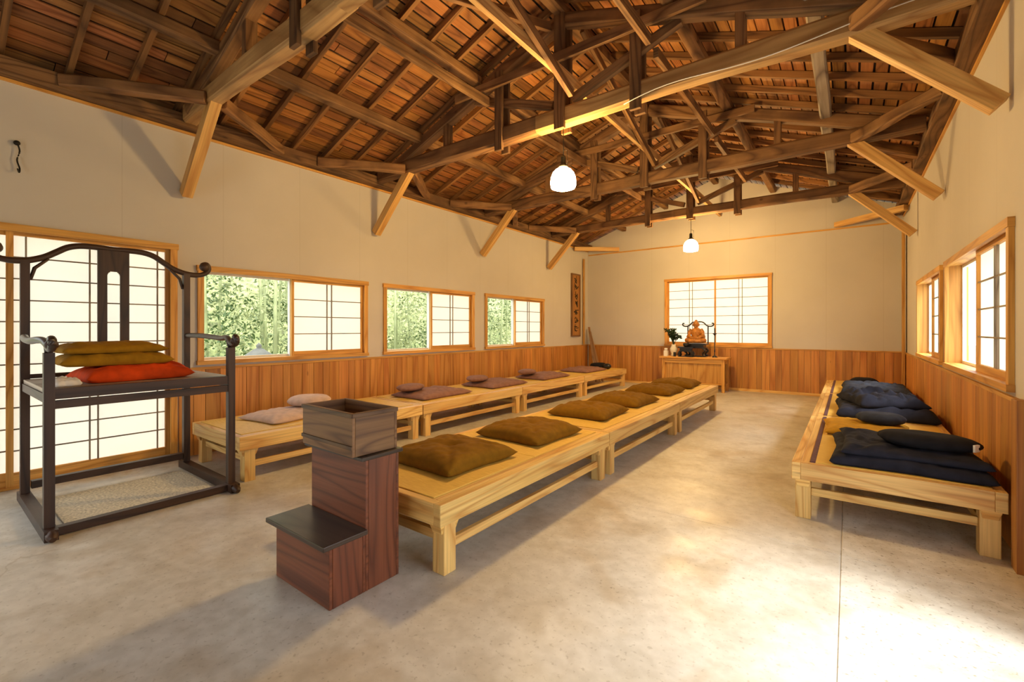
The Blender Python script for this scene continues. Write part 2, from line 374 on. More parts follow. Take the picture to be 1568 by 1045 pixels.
def shoji(lb, a0, a1, z0, z1, d, vbars, rows, st=0.035, br=0.06, tr=0.04):
    th = 0.028
    lb(a0, a0+st, d, d+th, z0, z1); lb(a1-st, a1, d, d+th, z0, z1)
    lb(a0+st, a1-st, d, d+th, z0, z0+br); lb(a0+st, a1-st, d, d+th, z1-tr, z1)
    for v in vbars: lb(v-0.006, v+0.006, d+0.006, d+0.022, z0+br, z1-tr, 2, 0.9)
    H = (z1-tr)-(z0+br)
    for i in range(1, rows):
        z = z0+br+H*i/rows
        lb(a0+st, a1-st, d+0.008, d+0.021, z-0.006, z+0.006, 2, 0.9)
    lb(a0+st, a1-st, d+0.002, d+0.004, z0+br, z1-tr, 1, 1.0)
def sash(lb, a0, a1, z0, z1, d):
    w = 0.028
    lb(a0, a0+w, d, d+0.03, z0, z1, 3, 1); lb(a1-w, a1, d, d+0.03, z0, z1, 3, 1)
    lb(a0+w, a1-w, d, d+0.03, z0, z0+w, 3, 1); lb(a0+w, a1-w, d, d+0.03, z1-w, z1, 3, 1)
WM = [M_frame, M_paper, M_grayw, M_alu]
def swin(name, side, w, shoji_far=True):
    b = MB(); lb = mapper(b, side); casing(lb, w)
    a0, a1, z0, z1 = w[0]+0.05, w[1]-0.05, w[2]+0.045, w[3]-0.05
    m = (a0+a1)/2
    if shoji_far: s0, s1, o0, o1 = m-0.03, a1, a0, m
    else: s0, s1, o0, o1 = a0, m+0.03, m, a1
    c = (s0+s1)/2
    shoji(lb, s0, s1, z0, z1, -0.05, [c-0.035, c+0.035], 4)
    sash(lb, o0, o1, z0, z1, -0.13)
    sash(lb, s0, s1, z0, z1, -0.10)
    return b.finish(name, WM, 0.003)
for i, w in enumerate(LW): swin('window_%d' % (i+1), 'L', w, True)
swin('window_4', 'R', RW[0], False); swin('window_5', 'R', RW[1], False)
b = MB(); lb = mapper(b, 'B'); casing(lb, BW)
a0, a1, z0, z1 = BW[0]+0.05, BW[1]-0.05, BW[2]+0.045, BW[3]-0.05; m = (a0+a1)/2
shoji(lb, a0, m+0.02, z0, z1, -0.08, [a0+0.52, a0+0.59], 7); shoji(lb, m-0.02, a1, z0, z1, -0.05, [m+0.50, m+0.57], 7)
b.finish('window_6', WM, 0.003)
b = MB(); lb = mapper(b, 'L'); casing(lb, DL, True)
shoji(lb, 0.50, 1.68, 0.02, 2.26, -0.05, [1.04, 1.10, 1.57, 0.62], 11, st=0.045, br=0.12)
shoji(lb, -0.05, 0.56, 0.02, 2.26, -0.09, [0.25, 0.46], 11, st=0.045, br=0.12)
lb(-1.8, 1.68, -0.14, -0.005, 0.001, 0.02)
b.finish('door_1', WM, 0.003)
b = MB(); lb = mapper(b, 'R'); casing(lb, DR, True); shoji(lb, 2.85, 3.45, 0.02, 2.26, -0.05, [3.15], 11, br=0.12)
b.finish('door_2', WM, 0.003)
b = MB(); lb = mapper(b, 'F'); casing(lb, DF, True); shoji(lb, -4.15, -3.4, 0.02, 2.26, -0.05, [-3.8], 11, br=0.12); shoji(lb, -1.7, -0.95, 0.02, 2.26, -0.05, [-1.3], 11, br=0.12)  # unseen doorway behind the camera, added to let in daylight fill
b.finish('daylight_fill_door', WM, 0.003)

# ------------------------------------------------------------------ wainscot
ZW = 0.975
def wains(name, side, lo, hi, skips):
    b = MB(); lb = mapper(b, side); a = lo
    while a < hi-0.01:
        w = U(0.10, 0.16); e = min(a+w, hi); cut = [s for s in skips if a < s[1] and e > s[0]]
        if cut:
            s = cut[0]
            if a < s[0]-0.02: e = s[0]
            else: a = s[1]; continue
        t = U(0.78, 1.1)
        lb(a+0.0018, e-0.0018, 0.001, 0.014+U(0,0.002), 0.0, ZW-0.03, 0, (t, t*U(0.93,1.02), t*U(0.85,1.0)))
        a = e
    segs = []; c = lo
    for s in sorted(skips): segs.append((c, s[0])); c = s[1]
    segs.append((c, hi))
    for s0, s1 in segs:
        if s1-s0 > 0.05:
            lb(s0, s1, 0.001, 0.026, ZW-0.03, ZW-0.003, 1, 0.85)
    b.finish(name, [M_wains, M_frame], 0.002)
wains('wainscot_left', 'L', YF+0.03, YB-0.03, [(DL[0]-0.015, DL[1]+0.015)])
wains('wainscot_right', 'R', YF+0.03, YB-0.03, [(DR[0]-0.015, DR[1]+0.015)])
wains('wainscot_back', 'B', XL+0.03, XR-0.03, [])
wains('wainscot_front', 'F', XL+0.03, XR-0.03, [(DF[0]-0.015, DF[1]+0.015)])
b = MB(); lb = mapper(b, 'B'); lb(XL+0.03, XR-0.03, 0.018, 0.034, 0.0, 0.055, 0, 1.1); b.finish('baseboard_back', [M_pine], 0.002)
b = MB(); lb = mapper(b, 'L'); lb(YF, YB, 0.001, 0.022, 3.535, 3.56, 0, 1.0); b.finish('trim_1', [M_frame])
b = MB(); lb = mapper(b, 'R'); lb(YF, YB, 0.001, 0.022, 3.535, 3.56, 0, 1.0); b.finish('trim_2', [M_frame])
b = MB(); lb = mapper(b, 'B'); lb(XL+0.03, XR-0.12, 0.001, 0.02, 3.42, 3.45, 0, 0.95); b.finish('trim_3', [M_frame])
b = MB(); lb = mapper(b, 'R'); lb(10.75, 10.87, 0.028, 0.07, 0.0, 3.3, 0, 0.8); lb(10.89, 10.98, 0.028, 0.05, 0.0, 3.3, 0, 1.0); b.finish('trim_4', [M_frame], 0.003)
b = MB(); lb = mapper(b, 'R'); lb(3.78, 3.89, 0.028, 0.075, 0.0, 0.99, 0, 0.7); b.finish('trim_5', [M_wains], 0.003)
b = MB(); lb = mapper(b, 'L'); lb(10.96, 11.02, 0.028, 0.06, 0.98, 3.3, 0, 0.8); b.finish('trim_6', [M_frame], 0.003)

# ------------------------------------------------------------------ roof
b = MB()
OV = 0.55
bw = 0.125
slen = math.sqrt(1+SL*SL)
half = (XR-XL)/2 + OV
nrow = int(half*slen/bw)
for sgn in (-1, 1):
    ang = math.atan(SL)
    rot = Matrix.Rotation(-ang if sgn < 0 else ang, 3, 'Y')
    for r in range(nrow):
        dd = (r+0.5)*bw/slen; x = XC + sgn*dd
        z = zroof(XC) - SL*dd + 0.10
        y = YF-0.4 + U(-1.5, 0)
        while y < YB+0.5:
            l = U(1.6, 3.2)
            t = U(0.6, 1.25)
            b.box((x, y+l/2, z+U(-0.003,0.003)), (bw-U(0.012,0.026), l-0.008, 0.014), rot, 0, (t, t*U(0.85,1.05), t*U(0.75,1.05)), 1)
            y += l
    mid = half/2
    b.box((XC+sgn*mid, (YF+YB)/2, zroof(XC)-SL*mid+0.135), (half*slen+0.02, YB-YF+1.0, 0.03), rot, 1, 1.0)
b.finish('ceiling', [M_board, M_dark])

b = MB(); y = YF+0.2
while y < YB:
    for sgn in (-1, 1):
        e = XC+sgn*(half-0.02)
        p0 = Vector((XC+sgn*0.01, y, zroof(XC)+0.045)); p1 = Vector((e, y, zroof(XC)-SL*(half-0.02)+0.045))
        b.beam(p0, p1, 0.045, 0.075, 0, U(0.75, 1.6))
    y += 0.42
b.finish('roof_rafters', [M_raft], 0.003)

def purlin(x, w=0.13, mat=M_beam, tint=None, dz=0.0, h=None):
    b = MB(); z = zroof(x) - 0.065 + dz
    js = [YF+0.01, -0.6, 4.3, 9.2-2.4, YB-0.01]
    for a, c in zip(js, js[1:]):
        b.log((x, a, z), (x, c, z), w, h or w, 0, 0.015, 8, tint)
    return b.finish('purlin', [mat])
for x in (-4.75, -3.65): purlin(x, 0.12)
purlin(-1.33, 0.12); purlin(-0.23, 0.12, M_grayw, 0.9); purlin(XC, 0.13, dz=-0.03)
for sx, nm in ((XL+0.075, 'a'), (XR-0.075, 'b')):
    b = MB(); b.bx(sx-0.07, sx+0.07, YF+0.005, YB-0.005, 3.565, 3.70, 0, 0.8); b.finish('wall_plate', [M_beam], 0.006)

TY = [-0.65, 1.80, 4.26, 6.75, 9.20]
for i, ty in enumerate(TY):
    b = MB()
    lm = 1 if ty < 5 else 0
    zb = 3.60; th = 0.19 if i < 3 else 0.17
    b.log((XL+0.16, ty, zb+th/2), (XC-0.25, ty, zb+th/2+0.01), 0.14, th, lm if i != 2 else 0, 0.02, 10, 0.9)
    b.log((XC-0.32, ty, zb+th/2+0.01), (XR-0.16, ty, zb+th/2), 0.14, th, lm, 0.02, 10, 0.8)
    for sg in (-1, 1):
        xe = XL+0.28 if sg < 0 else XR-0.28
        b.log((xe, ty, zroof(xe)-0.10), (XC+sg*0.06, ty, zroof(XC)-0.20), 0.13, 0.15, 0, 0.03, 10)
        b.beam((XC+sg*0.12, ty, 3.86), (XC+sg*1.25, ty, zroof(XC+sg*1.25)-0.22), 0.07, 0.09, 0)
        px = XC+sg*0.84
        b.bx(px-0.055, px+0.055, ty-0.085, ty-0.045 , 3.52, zroof(px)-0.16, 0, 0.75)
        b.bx(px-0.055, px+0.055, ty+0.045, ty+0.085 , 3.52, zroof(px)-0.16, 0, 0.75)
        px = XC+sg*1.75
        b.bx(px-0.04, px+0.04, ty-0.05, ty+0.05, 3.76, zroof(px)-0.16, 0, 0.9)
        wx = XL+0.001 if sg < 0 else XR-0.001
        q0 = Vector((wx - sg*0.05, ty, 2.86)); q1 = Vector((wx - sg*0.83, ty, 3.66))
        b.beam(q0, q1, 0.10, 0.115, 2, 1.0)
        for dy in (-1, 1):
            if YF+0.3 < ty+dy < YB-0.1:
                b.log((wx-sg*0.12, ty+dy*0.98, 3.64), (wx-sg*0.80, ty+dy*0.07, 3.66), 0.10, 0.12, 0, 0.02, 6, 1.15)
    b.bx(XC-0.06, XC+0.06, ty-0.10, ty-0.055, 3.55, zroof(XC)-0.15, 0, 0.75)
    b.bx(XC-0.06, XC+0.06, ty+0.055, ty+0.10, 3.55, zroof(XC)-0.15, 0, 0.75)
    b.beam((XC-1.5, ty-0.115, 4.30), (XC+1.5, ty-0.115, 4.30), 0.04, 0.10, 0, 1.0)
    b.finish('roof_truss', [M_beam, M_beamL, M_brace], 0.004)
b = MB()
b.beam((XC+0.10, YF+0.05, 4.06), (XC+0.10, YB-0.05, 4.06), 0.05, 0.11, 1, 1.1)
for i in range(len(TY)-1):
    a, c = TY[i], TY[i+1]
    b.beam((XC-0.1, a+0.12, 3.86), (XC-0.1, c-0.12, 4.66), 0.05, 0.09, 0)
    b.beam((XC+0.17, c-0.12, 3.86), (XC+0.17, a+0.12, 4.66), 0.05, 0.09, 0)
    for sg in (-1, 1):
        x = XC+sg*0.98
        b.beam((x, a+0.1, 4.10), (x, c-0.1, 4.12), 0.05, 0.10, 0)
b.finish('ridge_bracing', [M_beam, M_beamL], 0.003)
b = MB()
b.beam((XL+0.05, 10.45, 3.50), (XL+0.95, 11.22, 3.50), 0.10, 0.10, 0, 1.0)
b.beam((XR-0.05, 10.3, 3.50), (XR-1.05, 11.22, 3.50), 0.10, 0.10, 0, 1.0)
b.finish('corner_brace', [M_brace], 0.004)
b = MB(); pts = []
for i in range(25):
    t = i/24; x = -1.75+2.5*t
    pts.append((x, 4.15, 3.60-0.02+0.05*math.sin(t*9)*(1-t)+0.10*t))
b.tube(pts, 0.005, 6, 0)
b.finish('power_cable', [M_white])

# ------------------------------------------------------------------ lamps
for (lx, ly) in ((XC, 4.26), (XC, 9.20)):
    b = MB(); lz = 3.02
    b.tube([(lx, ly, 3.60), (lx+0.004, ly, 3.4), (lx, ly, lz+0.24)], 0.005, 6, 0)
    b.lathe([(0,0.26),(0.022,0.26),(0.028,0.24),(0.028,0.17),(0.05,0.155),(0.055,0.135),(0.0,0.135)], (lx, ly, lz), 20, 0)
    b.tube([(lx+0.01, ly, 3.35), (lx+0.05, ly, 3.33), (lx+0.05, ly, 3.2), (lx+0.015, ly, 3.17)], 0.004, 6, 0)
    b.lathe([(0,0.134),(0.05,0.13),(0.085,0.11),(0.115,0.075),(0.132,0.03),(0.138,-0.02),(0.137,-0.06),(0.128,-0.085),(0.10,-0.095),(0,-0.10)], (lx, ly, lz), 32, 1)
    b.finish('pendant_lamp', [M_iron, M_lamp])

# ------------------------------------------------------------------ platforms
def platform(x0, x1, y0, y1, ztop=0.42, wside=1, tint=1.0, heri=False):
    b = MB(); y0 += 0.008; y1 -= 0.008
    rt = 0.055; rh = 0.125; rim = 0.055
    zr = ztop-rh
    b.bx(x0, x0+rt, y0, y1, zr, ztop, 0, None); b.bx(x1-rt, x1, y0, y1, zr, ztop, 0, None)
    b.bx(x0+rt, x1-rt, y0, y0+rt, zr, ztop, 0, None); b.bx(x0+rt, x1-rt, y1-rt, y1, zr, ztop, 0, None)
    b.bx(x0+rt, x1-rt, y0+rt, y1-rt, ztop-0.05, ztop-0.02, 0, 0.8)
    xa, xb = x0+rt, x1-rt
    if wside > 0: b.bx(x1-rt-rim, x1-rt, y0+rt, y1-rt, ztop-0.02, ztop-0.001, 0, None); xb -= rim
    else: b.bx(x0+rt, x0+rt+rim, y0+rt, y1-rt, ztop-0.02, ztop-0.001, 0, None); xa += rim
    ym = (y0+y1)/2
    for p, q in ((y0+rt, ym), (ym, y1-rt)):
        b.bx(xa+0.002, xb-0.002, p+0.002, q-0.002, ztop-0.02, ztop+0.006, 1, tint*U(0.95,1.05), 0)
        if heri:
            b.bx(xa+0.001, xa+0.035, p+0.001, q-0.001, ztop-0.02, ztop+0.0085, 2, 1.0)
    lg = 0.095
    for lx in (x0+0.02, x1-0.02-lg):
        for ly in (y0+0.05, y1-0.05-lg):
            b.bx(lx, lx+lg, ly, ly+lg, 0.0, zr, 0, None)
            b.box((lx+lg/2, ly+lg/2, zr-0.03), (lg+0.002, lg+0.06, 0.06), None, 0, None, 1, 0.75)
    for lx in (x0+0.02, x1-0.02-lg):
        b.bx(lx+0.03, lx+0.065, y0+0.05+lg, y1-0.05-lg, 0.12, 0.175, 0, None)
    for ly in (y0+0.05, y1-0.05-lg):
        b.bx(x0+0.02+lg, x1-0.02-lg, ly+0.03, ly+0.065, 0.17, 0.225, 0, None)
    return b.finish('meditation_platform', [M_pine, M_tatami, M_purple], 0.004)
CY = [1.75, 3.96, 6.17, 8.38]
for a, c in zip(CY, CY[1:]): platform(-2.95, -1.81, a, c)
LY = [1.77, 3.96, 6.17, 8.38, 10.59]
for a, c in zip(LY, LY[1:]): platform(-5.52, -4.39, a, c)
RY = [3.90, 6.13, 8.36, 10.55]
for a, c in zip(RY, RY[1:]): platform(-0.34, 0.76, a, c, wside=-1, heri=True)

# ------------------------------------------------------------------ cushions
def pillow(name, c, sx, sy, h, mat, rz=0.0, tuft=True, wr=0.012, n=40, fold=0.0, p=4.0):
    b = MB(); o = Vector((U(0,99), U(0,99), U(0,99)))
    rot = Matrix.Rotation(rz, 3, 'Z'); top = {}; bot = {}
    for i in range(n+1):
        for j in range(n+1):
            u = -1+2*i/n; v = -1+2*j/n
            u = math.copysign(abs(u)**0.8, u); v = math.copysign(abs(v)**0.8, v)
            prof = max(0.0, (1-abs(u)**p))**0.5 * max(0.0, (1-abs(v)**p))**0.5
            pin = 1-0.07*(1-abs(v)**2)*abs(u)**3
            pin2 = 1-0.07*(1-abs(u)**2)*abs(v)**3
            x = u*sx/2*pin; y = v*sy/2*pin2
            q = noise.noise_vector(o+Vector((u*2.2, v*2.2, 0))); q2 = noise.noise(o+Vector((u*6, v*6, 3)))
            zt = h*0.28 + prof*h*0.72*(1+0.15*q.z)
            if tuft:
                d = math.hypot(x, y); zt -= h*0.45*math.exp(-(d/0.05)**2)*prof
                zt += 0.06*h*math.cos(math.atan2(y, x)*8)*math.exp(-d/0.14)*prof*min(1,d/0.03)
                zt -= 0.10*h*math.exp(-((abs(u)-abs(v))/0.10)**2)*min(1, d/0.2)*prof
            zt += (q2*wr + fold*(abs(noise.noise(o+Vector((u*2.6+q.x, v*2.0+q.y, 7))))-0.15))*prof
            zb = h*0.28 - h*0.27*min(1, prof*2.0)
            x += q.x*0.012; y += q.y*0.012
            e = (i in (0, n) or j in (0, n))
            top[i,j] = b.bm.verts.new(Vector(c)+rot@Vector((x, y, max(zt, zb+0.002) if not e else h*0.28)))
            bot[i,j] = top[i,j] if e else b.bm.verts.new(Vector(c)+rot@Vector((x, y, zb)))
    for i in range(n):
        for j in range(n):
            for g in (top, bot):
                vs = [g[i,j], g[i+1,j], g[i+1,j+1], g[i,j+1]]
                b.face(vs if g is top else vs[::-1], [(i/n, j/n)]*4, 0, (1,1,1), True)
    return b.finish(name, [mat])
def zafu(c, rx, ry, h, mat, rz=0.0, label=None, name='zafu_cushion'):
    b = MB(); n = 64; m = 14; o = Vector((U(0,99), U(0,99), 0)); rot = Matrix.Rotation(rz, 3, 'Z')
    rings = []
    for i in range(m+1):
        t = math.pi*i/m; r = math.sin(t)**0.55 if 0 < i < m else 0; z = -math.cos(t)
        ring = []
        for k in range(n if r else 1):
            a = 2*math.pi*k/n
            pl = 1+0.018*math.cos(a*16)*math.sin(t)**4
            q = noise.noise(o+Vector((math.cos(a)*r*1.5, math.sin(a)*r*1.5, z)))
            zz = h/2 + h/2*z*(1+0.12*q) - (h*0.12*math.exp(-(r/0.15)**2) if z > 0 else 0)
            ring.append(b.bm.verts.new(Vector(c)+rot@Vector((rx*r*pl*math.cos(a)*(1+0.05*q), ry*r*pl*math.sin(a)*(1+0.05*q), max(0.001, zz)))))
        rings.append(ring)
    for A, B in zip(rings, rings[1:]):
        for k in range(n):
            k2 = (k+1) % n
            vs = ([A[0]] if len(A) == 1 else [A[k], A[k2]]) + ([B[0]] if len(B) == 1 else [B[k2], B[k]])
            b.face(vs, [(0,0)]*len(vs), 0, (1,1,1), True)
    if label:
        b.box(Vector(c)+rot@Vector((rx*0.90, -ry*0.47, h*0.5)), (0.012, 0.045, h*0.45), rot@Matrix.Rotation(-0.5,3,'Z'), 1, 1.0)
    return b.finish(name, [mat, M_white])
PT = 0.427
for k, y in enumerate((2.43, 3.42, 4.66, 5.66, 6.87, 7.86)):
    pillow('zabuton_cushion', (-2.37+U(-0.02,0.02), y, PT), 0.70, 0.72, 0.125, M_olive, U(-0.06,0.06))
pillow('zabuton_cushion', (-4.98, 2.5, PT), 0.62, 0.72, 0.085, M_pink, 0.15)
zafu((-5.05, 2.80, PT+0.082), 0.24, 0.22, 0.12, M_pink, 0.3)
for y, yz in ((4.62, 4.30), (6.10, 5.75), (7.62, 7.22), (9.35, 9.0)):
    pillow('zabuton_cushion', (-4.92, y, PT), 0.70, 1.0, 0.09, M_mauve, U(-0.05,0.05), tuft=False, fold=0.03)
    if y < 9: zafu((-5.03, yz, PT+0.092), 0.17, 0.22, 0.095, M_mauve, 0.2)
zafu((-5.0, 10.28, PT), 0.2, 0.22, 0.13, M_blk)
# right row: folded futons (two layers each)
pillow('futon_mattress', (0.31, 4.46, PT), 0.86, 1.02, 0.085, M_navy, 0.0, tuft=False, fold=0.02, n=56, p=10)
pillow('futon_quilt', (0.33, 4.46, PT+0.078), 0.78, 0.92, 0.055, M_navy, 0.02, tuft=False, fold=0.04, n=56, p=10)
zafu((0.44, 4.30, PT+0.135), 0.27, 0.17, 0.105, M_blk, -0.15, label=True)
pillow('zabuton_cushion', (0.14, 5.42, PT), 0.68, 0.70, 0.085, M_must, 0.05)
zafu((0.24, 5.50, PT+0.080), 0.19, 0.17, 0.10, M_slate)
pillow('futon_mattress', (0.30, 6.70, PT), 0.86, 1.12, 0.12, M_navy, 0.03, tuft=False, fold=0.04, n=60, p=10)
pillow('futon_quilt', (0.28, 6.64, PT+0.115), 0.62, 0.80, 0.12, M_navy, 0.3, tuft=False, fold=0.12, n=50, p=6)
pillow('futon_mattress', (0.31, 8.75, PT), 0.82, 1.1, 0.13, M_slate, 0.0, tuft=False, fold=0.05, n=40, p=10)
zafu((0.2, 9.75, PT), 0.2, 0.2, 0.14, M_blk)

# ------------------------------------------------------------------ step box with tray
b = MB()
x0, x1, y0, ym, y1 = -2.60, -2.06, 1.245, 1.455, 1.675
tk = 0.018
def panel_box(b, x0, x1, y0, y1, z0, z1, mat):
    b.bx(x0, x1, y0, y0+tk, z0, z1, mat, 1.15, 0); b.bx(x0, x1, y1-tk, y1, z0, z1, mat, 1.0, 0)
    b.bx(x0, x0+tk, y0+tk, y1-tk, z0, z1, mat, 1.0, 2); b.bx(x1-tk, x1, y0+tk, y1-tk, z0, z1, mat, 1.05, 2)
panel_box(b, x0, x1, y0, ym, 0.0, 0.31, 0)
panel_box(b, x0, x1, ym, y1, 0.0, 0.70, 0)
b.bx(x0-0.03, x1+0.022, y0-0.045, ym-0.001, 0.311, 0.337, 1, 1.0, 0)
b.bx(x0-0.02, x1+0.02, ym-0.035, y1+0.015, 0.701, 0.722, 1, 1.0, 0)
ob = b.finish('step_box', [M_red, M_darktop], 0.004)
b = MB(); c = Vector((-2.335, 1.535, 0)); rz = Matrix.Rotation(-0.03, 3, 'Z')
w, d, z0, z1 = 0.525, 0.285, 0.7235, 0.955
for (ox, oy, sx, sy, g) in ((0,-d/2+tk/2,w,tk,0),(0,d/2-tk/2,w,tk,0),(-w/2+tk/2,0,tk,d-2*tk,1),(w/2-tk/2,0,tk,d-2*tk,1)):
    b.box(c+rz@Vector((ox,oy,(z0+z1)/2)), (sx,sy,z1-z0), rz, 0, None, g)
b.box(c+Vector((0,0,z0+0.10)), (w-2*tk, d-2*tk, 0.012), rz, 0, 0.7, 0)
b.box(c+rz@Vector((0,-d/2-0.004,z0+0.05)), (w+0.004, 0.008, 0.02), rz, 0, 0.6, 0)
b.box(c+rz@Vector((0,-d/2-0.004,z1-0.012)), (w+0.004, 0.008, 0.024), rz, 0, 0.6, 0)
b.box(c+rz@Vector((w/2+0.004,0,z1-0.012)), (0.008, d+0.004, 0.024), rz, 0, 0.6, 1)
b.finish('wooden_offering_box', [M_brown], 0.003)

# ------------------------------------------------------------------ tall ceremonial chair
b = MB()
xb, xf, yl, yr = -5.35, -4.30, 0.56, 1.67; yc = (yl+yr)/2; pr = 0.027
def post(x, y, z0, z1): b.bx(x-pr, x+pr, y-pr, y+pr, z0, z1, 0, 1.0, 2)
for y in (yl, yr):
    post(xb, y, 0.07, 1.95); post(xf, y, 0.07, 1.24)
    b.bx(xb-0.10, xf+0.10, y-0.035, y+0.035, 0.001, 0.07, 0, 1.0, 0)
    b.tube([(xf+0.09, y, 0.04), (xf+0.13, y, 0.03), (xf+0.15, y, 0.022)], [0.035, 0.03, 0.018], 10, 0)
    b.bx(xb+pr, xf-pr, y-0.018, y+0.018, 0.90, 0.96, 0, 1.0, 0)
b.bx(xf-0.03, xf+0.03, yl+0.035, yr-0.035, 0.005, 0.06, 0, 1.0, 1)
b.bx(xb-0.03, xb+0.03, yl+0.035, yr-0.035, 0.10, 0.16, 0, 1.0, 1)
b.bx(xf-0.03, xf+0.022, yl+pr, yr-pr, 0.925, 0.995, 0, 1.0, 1)
b.bx(xb-0.02, xb+0.02, yl+pr, yr-pr, 0.925, 0.985, 0, 1.0, 1)
b.bx(xb+0.021, xf-0.031, yl-0.01, yr+0.01, 0.962, 0.992, 1, 1.2, 1)
b.bx(xf-0.02, xf+0.02, yl+pr, yr-pr, 0.86, 0.915, 0, 1.0, 1)
half_pts = [(0,2.125),(0.12,2.13),(0.22,2.125),(0.30,2.10),(0.37,2.05),(0.44,2.0),(0.52,1.965),(0.60,1.95),(0.68,1.955),(0.735,1.985),(0.755,2.03),(0.735,2.07),(0.70,2.06),(0.70,2.03)]
def smoothpts(P, k=4):
    out = []; n = len(P)
    for i in range(n-1):
        a, p, q, d = P[max(0,i-1)], P[i], P[i+1], P[min(n-1,i+2)]
        for j in range(k):
            t = j/k
            out.append(tuple(0.5*((2*p[m])+(-a[m]+q[m])*t+(2*a[m]-5*p[m]+4*q[m]-d[m])*t*t+(-a[m]+3*p[m]-3*q[m]+d[m])*t**3) for m in range(len(p))))
    out.append(P[-1]); return out
full = [(-y, z) for y, z in half_pts[::-1]] + half_pts[1:]
sp = smoothpts(full, 4)
b.tube([(xb - 0.04*(1-min(1,(abs(y)/0.55)**2)), yc+y, z) for y, z in sp], [0.026 if abs(y) < 0.66 else 0.024 for y, z in sp], 12, 0, 1.0, True, up=(1,0,0))
for sg in (-1, 1):
    b.ball((xb, yc+sg*0.715, 2.04), 0.045, 0)
    b.tube([(xb, yc+sg*(0.555-0.03), 1.80), (xb, yc+sg*0.50, 1.90), (xb, yc+sg*0.42, 1.985)], [0.012,0.014,0.012], 8, 0)
b.bx(xb-0.03, xb-0.008, yc-0.11, yc-0.045, 1.0, 2.11, 0, 1.0, 2); b.bx(xb-0.03, xb-0.008, yc+0.045, yc+0.11, 1.0, 2.11, 0, 1.0, 2)
b.bx(xb-0.03, xb-0.008, yc-0.045, yc+0.045, 1.93, 2.11, 0, 1.0, 2); b.bx(xb-0.03, xb-0.008, yc-0.045, yc+0.045, 1.0, 1.12, 0, 1.0, 2)
for sg in (-1, 1):
    for kk in range(5):
        ww = 0.045*(1-math.sqrt(max(0, 1-((kk+1)/5)**2)))
        b.bx(xb-0.03, xb-0.008, yc+sg*(0.045-ww), yc+sg*0.0452, 1.885+0.009*kk, 1.894+0.009*kk, 0, 1.0, 2)
b.bx(xb-0.015, xb+0.015, yl+pr, yr-pr, 0.995, 1.03, 0, 1.0, 1)
for sg, y in ((-1, yl), (1, yr)):
    P = [(xb, y, 1.335), (xb+0.25, y+sg*0.03, 1.335), (xb+0.5, y+sg*0.05, 1.325), (xb+0.72, y+sg*0.05, 1.315), (xb+0.88, y+sg*0.03, 1.325),(xf-0.08, y+sg*0.01, 1.315), (xf+0.02, y, 1.275), (xf+0.07, y, 1.265), (xf+0.115, y, 1.285), (xf+0.12, y, 1.32), (xf+0.085, y, 1.335)]
    b.tube(smoothpts(P, 4), 0.024, 12, 2, 1.0)
    b.ball((xf+0.09, y, 1.295), 0.036, 0)
    b.tube([(xf, y, 1.24), (xf-0.04, y, 1.30)], 0.022, 10, 0, 1.0)
b.finish('ceremonial_chair', [M_darkw, M_grayw, M_darktop], 0.004)
cz = 0.9935
pillow('vermilion_cushion', (-4.72, 1.10, cz), 0.52, 0.70, 0.125, M_redc, 0.05, tuft=False, fold=0.04)
pillow('mustard_cushion', (-4.80, 1.00, cz+0.122), 0.50, 0.70, 0.105, M_mustd, -0.04, tuft=False, fold=0.02)
pillow('olive_cushion', (-4.82, 0.98, cz+0.218), 0.47, 0.66, 0.08, M_mustd, 0.03, tuft=False, fold=0.03)
pillow('white_cloth', (-4.48, 0.66, cz), 0.14, 0.16, 0.05, M_white, 0.3, tuft=False, fold=0.04, n=20)
b = MB(); b.bx(-5.25, -4.38, 0.66, 1.60, 0.001, 0.014, 0, 1.0); b.finish('floor_mat', [M_mat], 0.004)

# ------------------------------------------------------------------ altar table & objects
b = MB(); ax0, ax1, ay0, ay1 = -3.58, -2.12, 10.58, 11.10; az = 0.76
b.bx(ax0, ax1, ay0, ay1, az-0.035, az, 0, 1.1, 0)
for x in (ax0+0.05, ax1-0.11):
    for y in (ay0+0.04, ay1-0.10): b.bx(x, x+0.06, y, y+0.06, 0.0, az-0.035, 0, 1.0, 2)
b.bx(ax0+0.11, ax1-0.11, ay0+0.055, ay0+0.08, az-0.14, az-0.035, 0, 1.0, 0); b.bx(ax0+0.11, ax1-0.11, ay1-0.08, ay1-0.055, az-0.14, az-0.035, 0, 1.0, 0)
for x in (ax0+0.07, ax1-0.10): b.bx(x, x+0.025, ay0+0.10, ay1-0.10, az-0.14, az-0.035, 0, 1.0, 1)
b.bx(ax0+0.06, ax1-0.06, ay0+0.05, ay1-0.05, 0.16, 0.185, 0, 1.0, 0)
b.bx(ax0+0.11, ax1-0.11, ay0+0.085, ay0+0.10, 0.186, az-0.141, 0, 0.8, 2)
b.finish('altar_table', [M_frame], 0.004)
sx_, sy_ = -2.83, 10.90
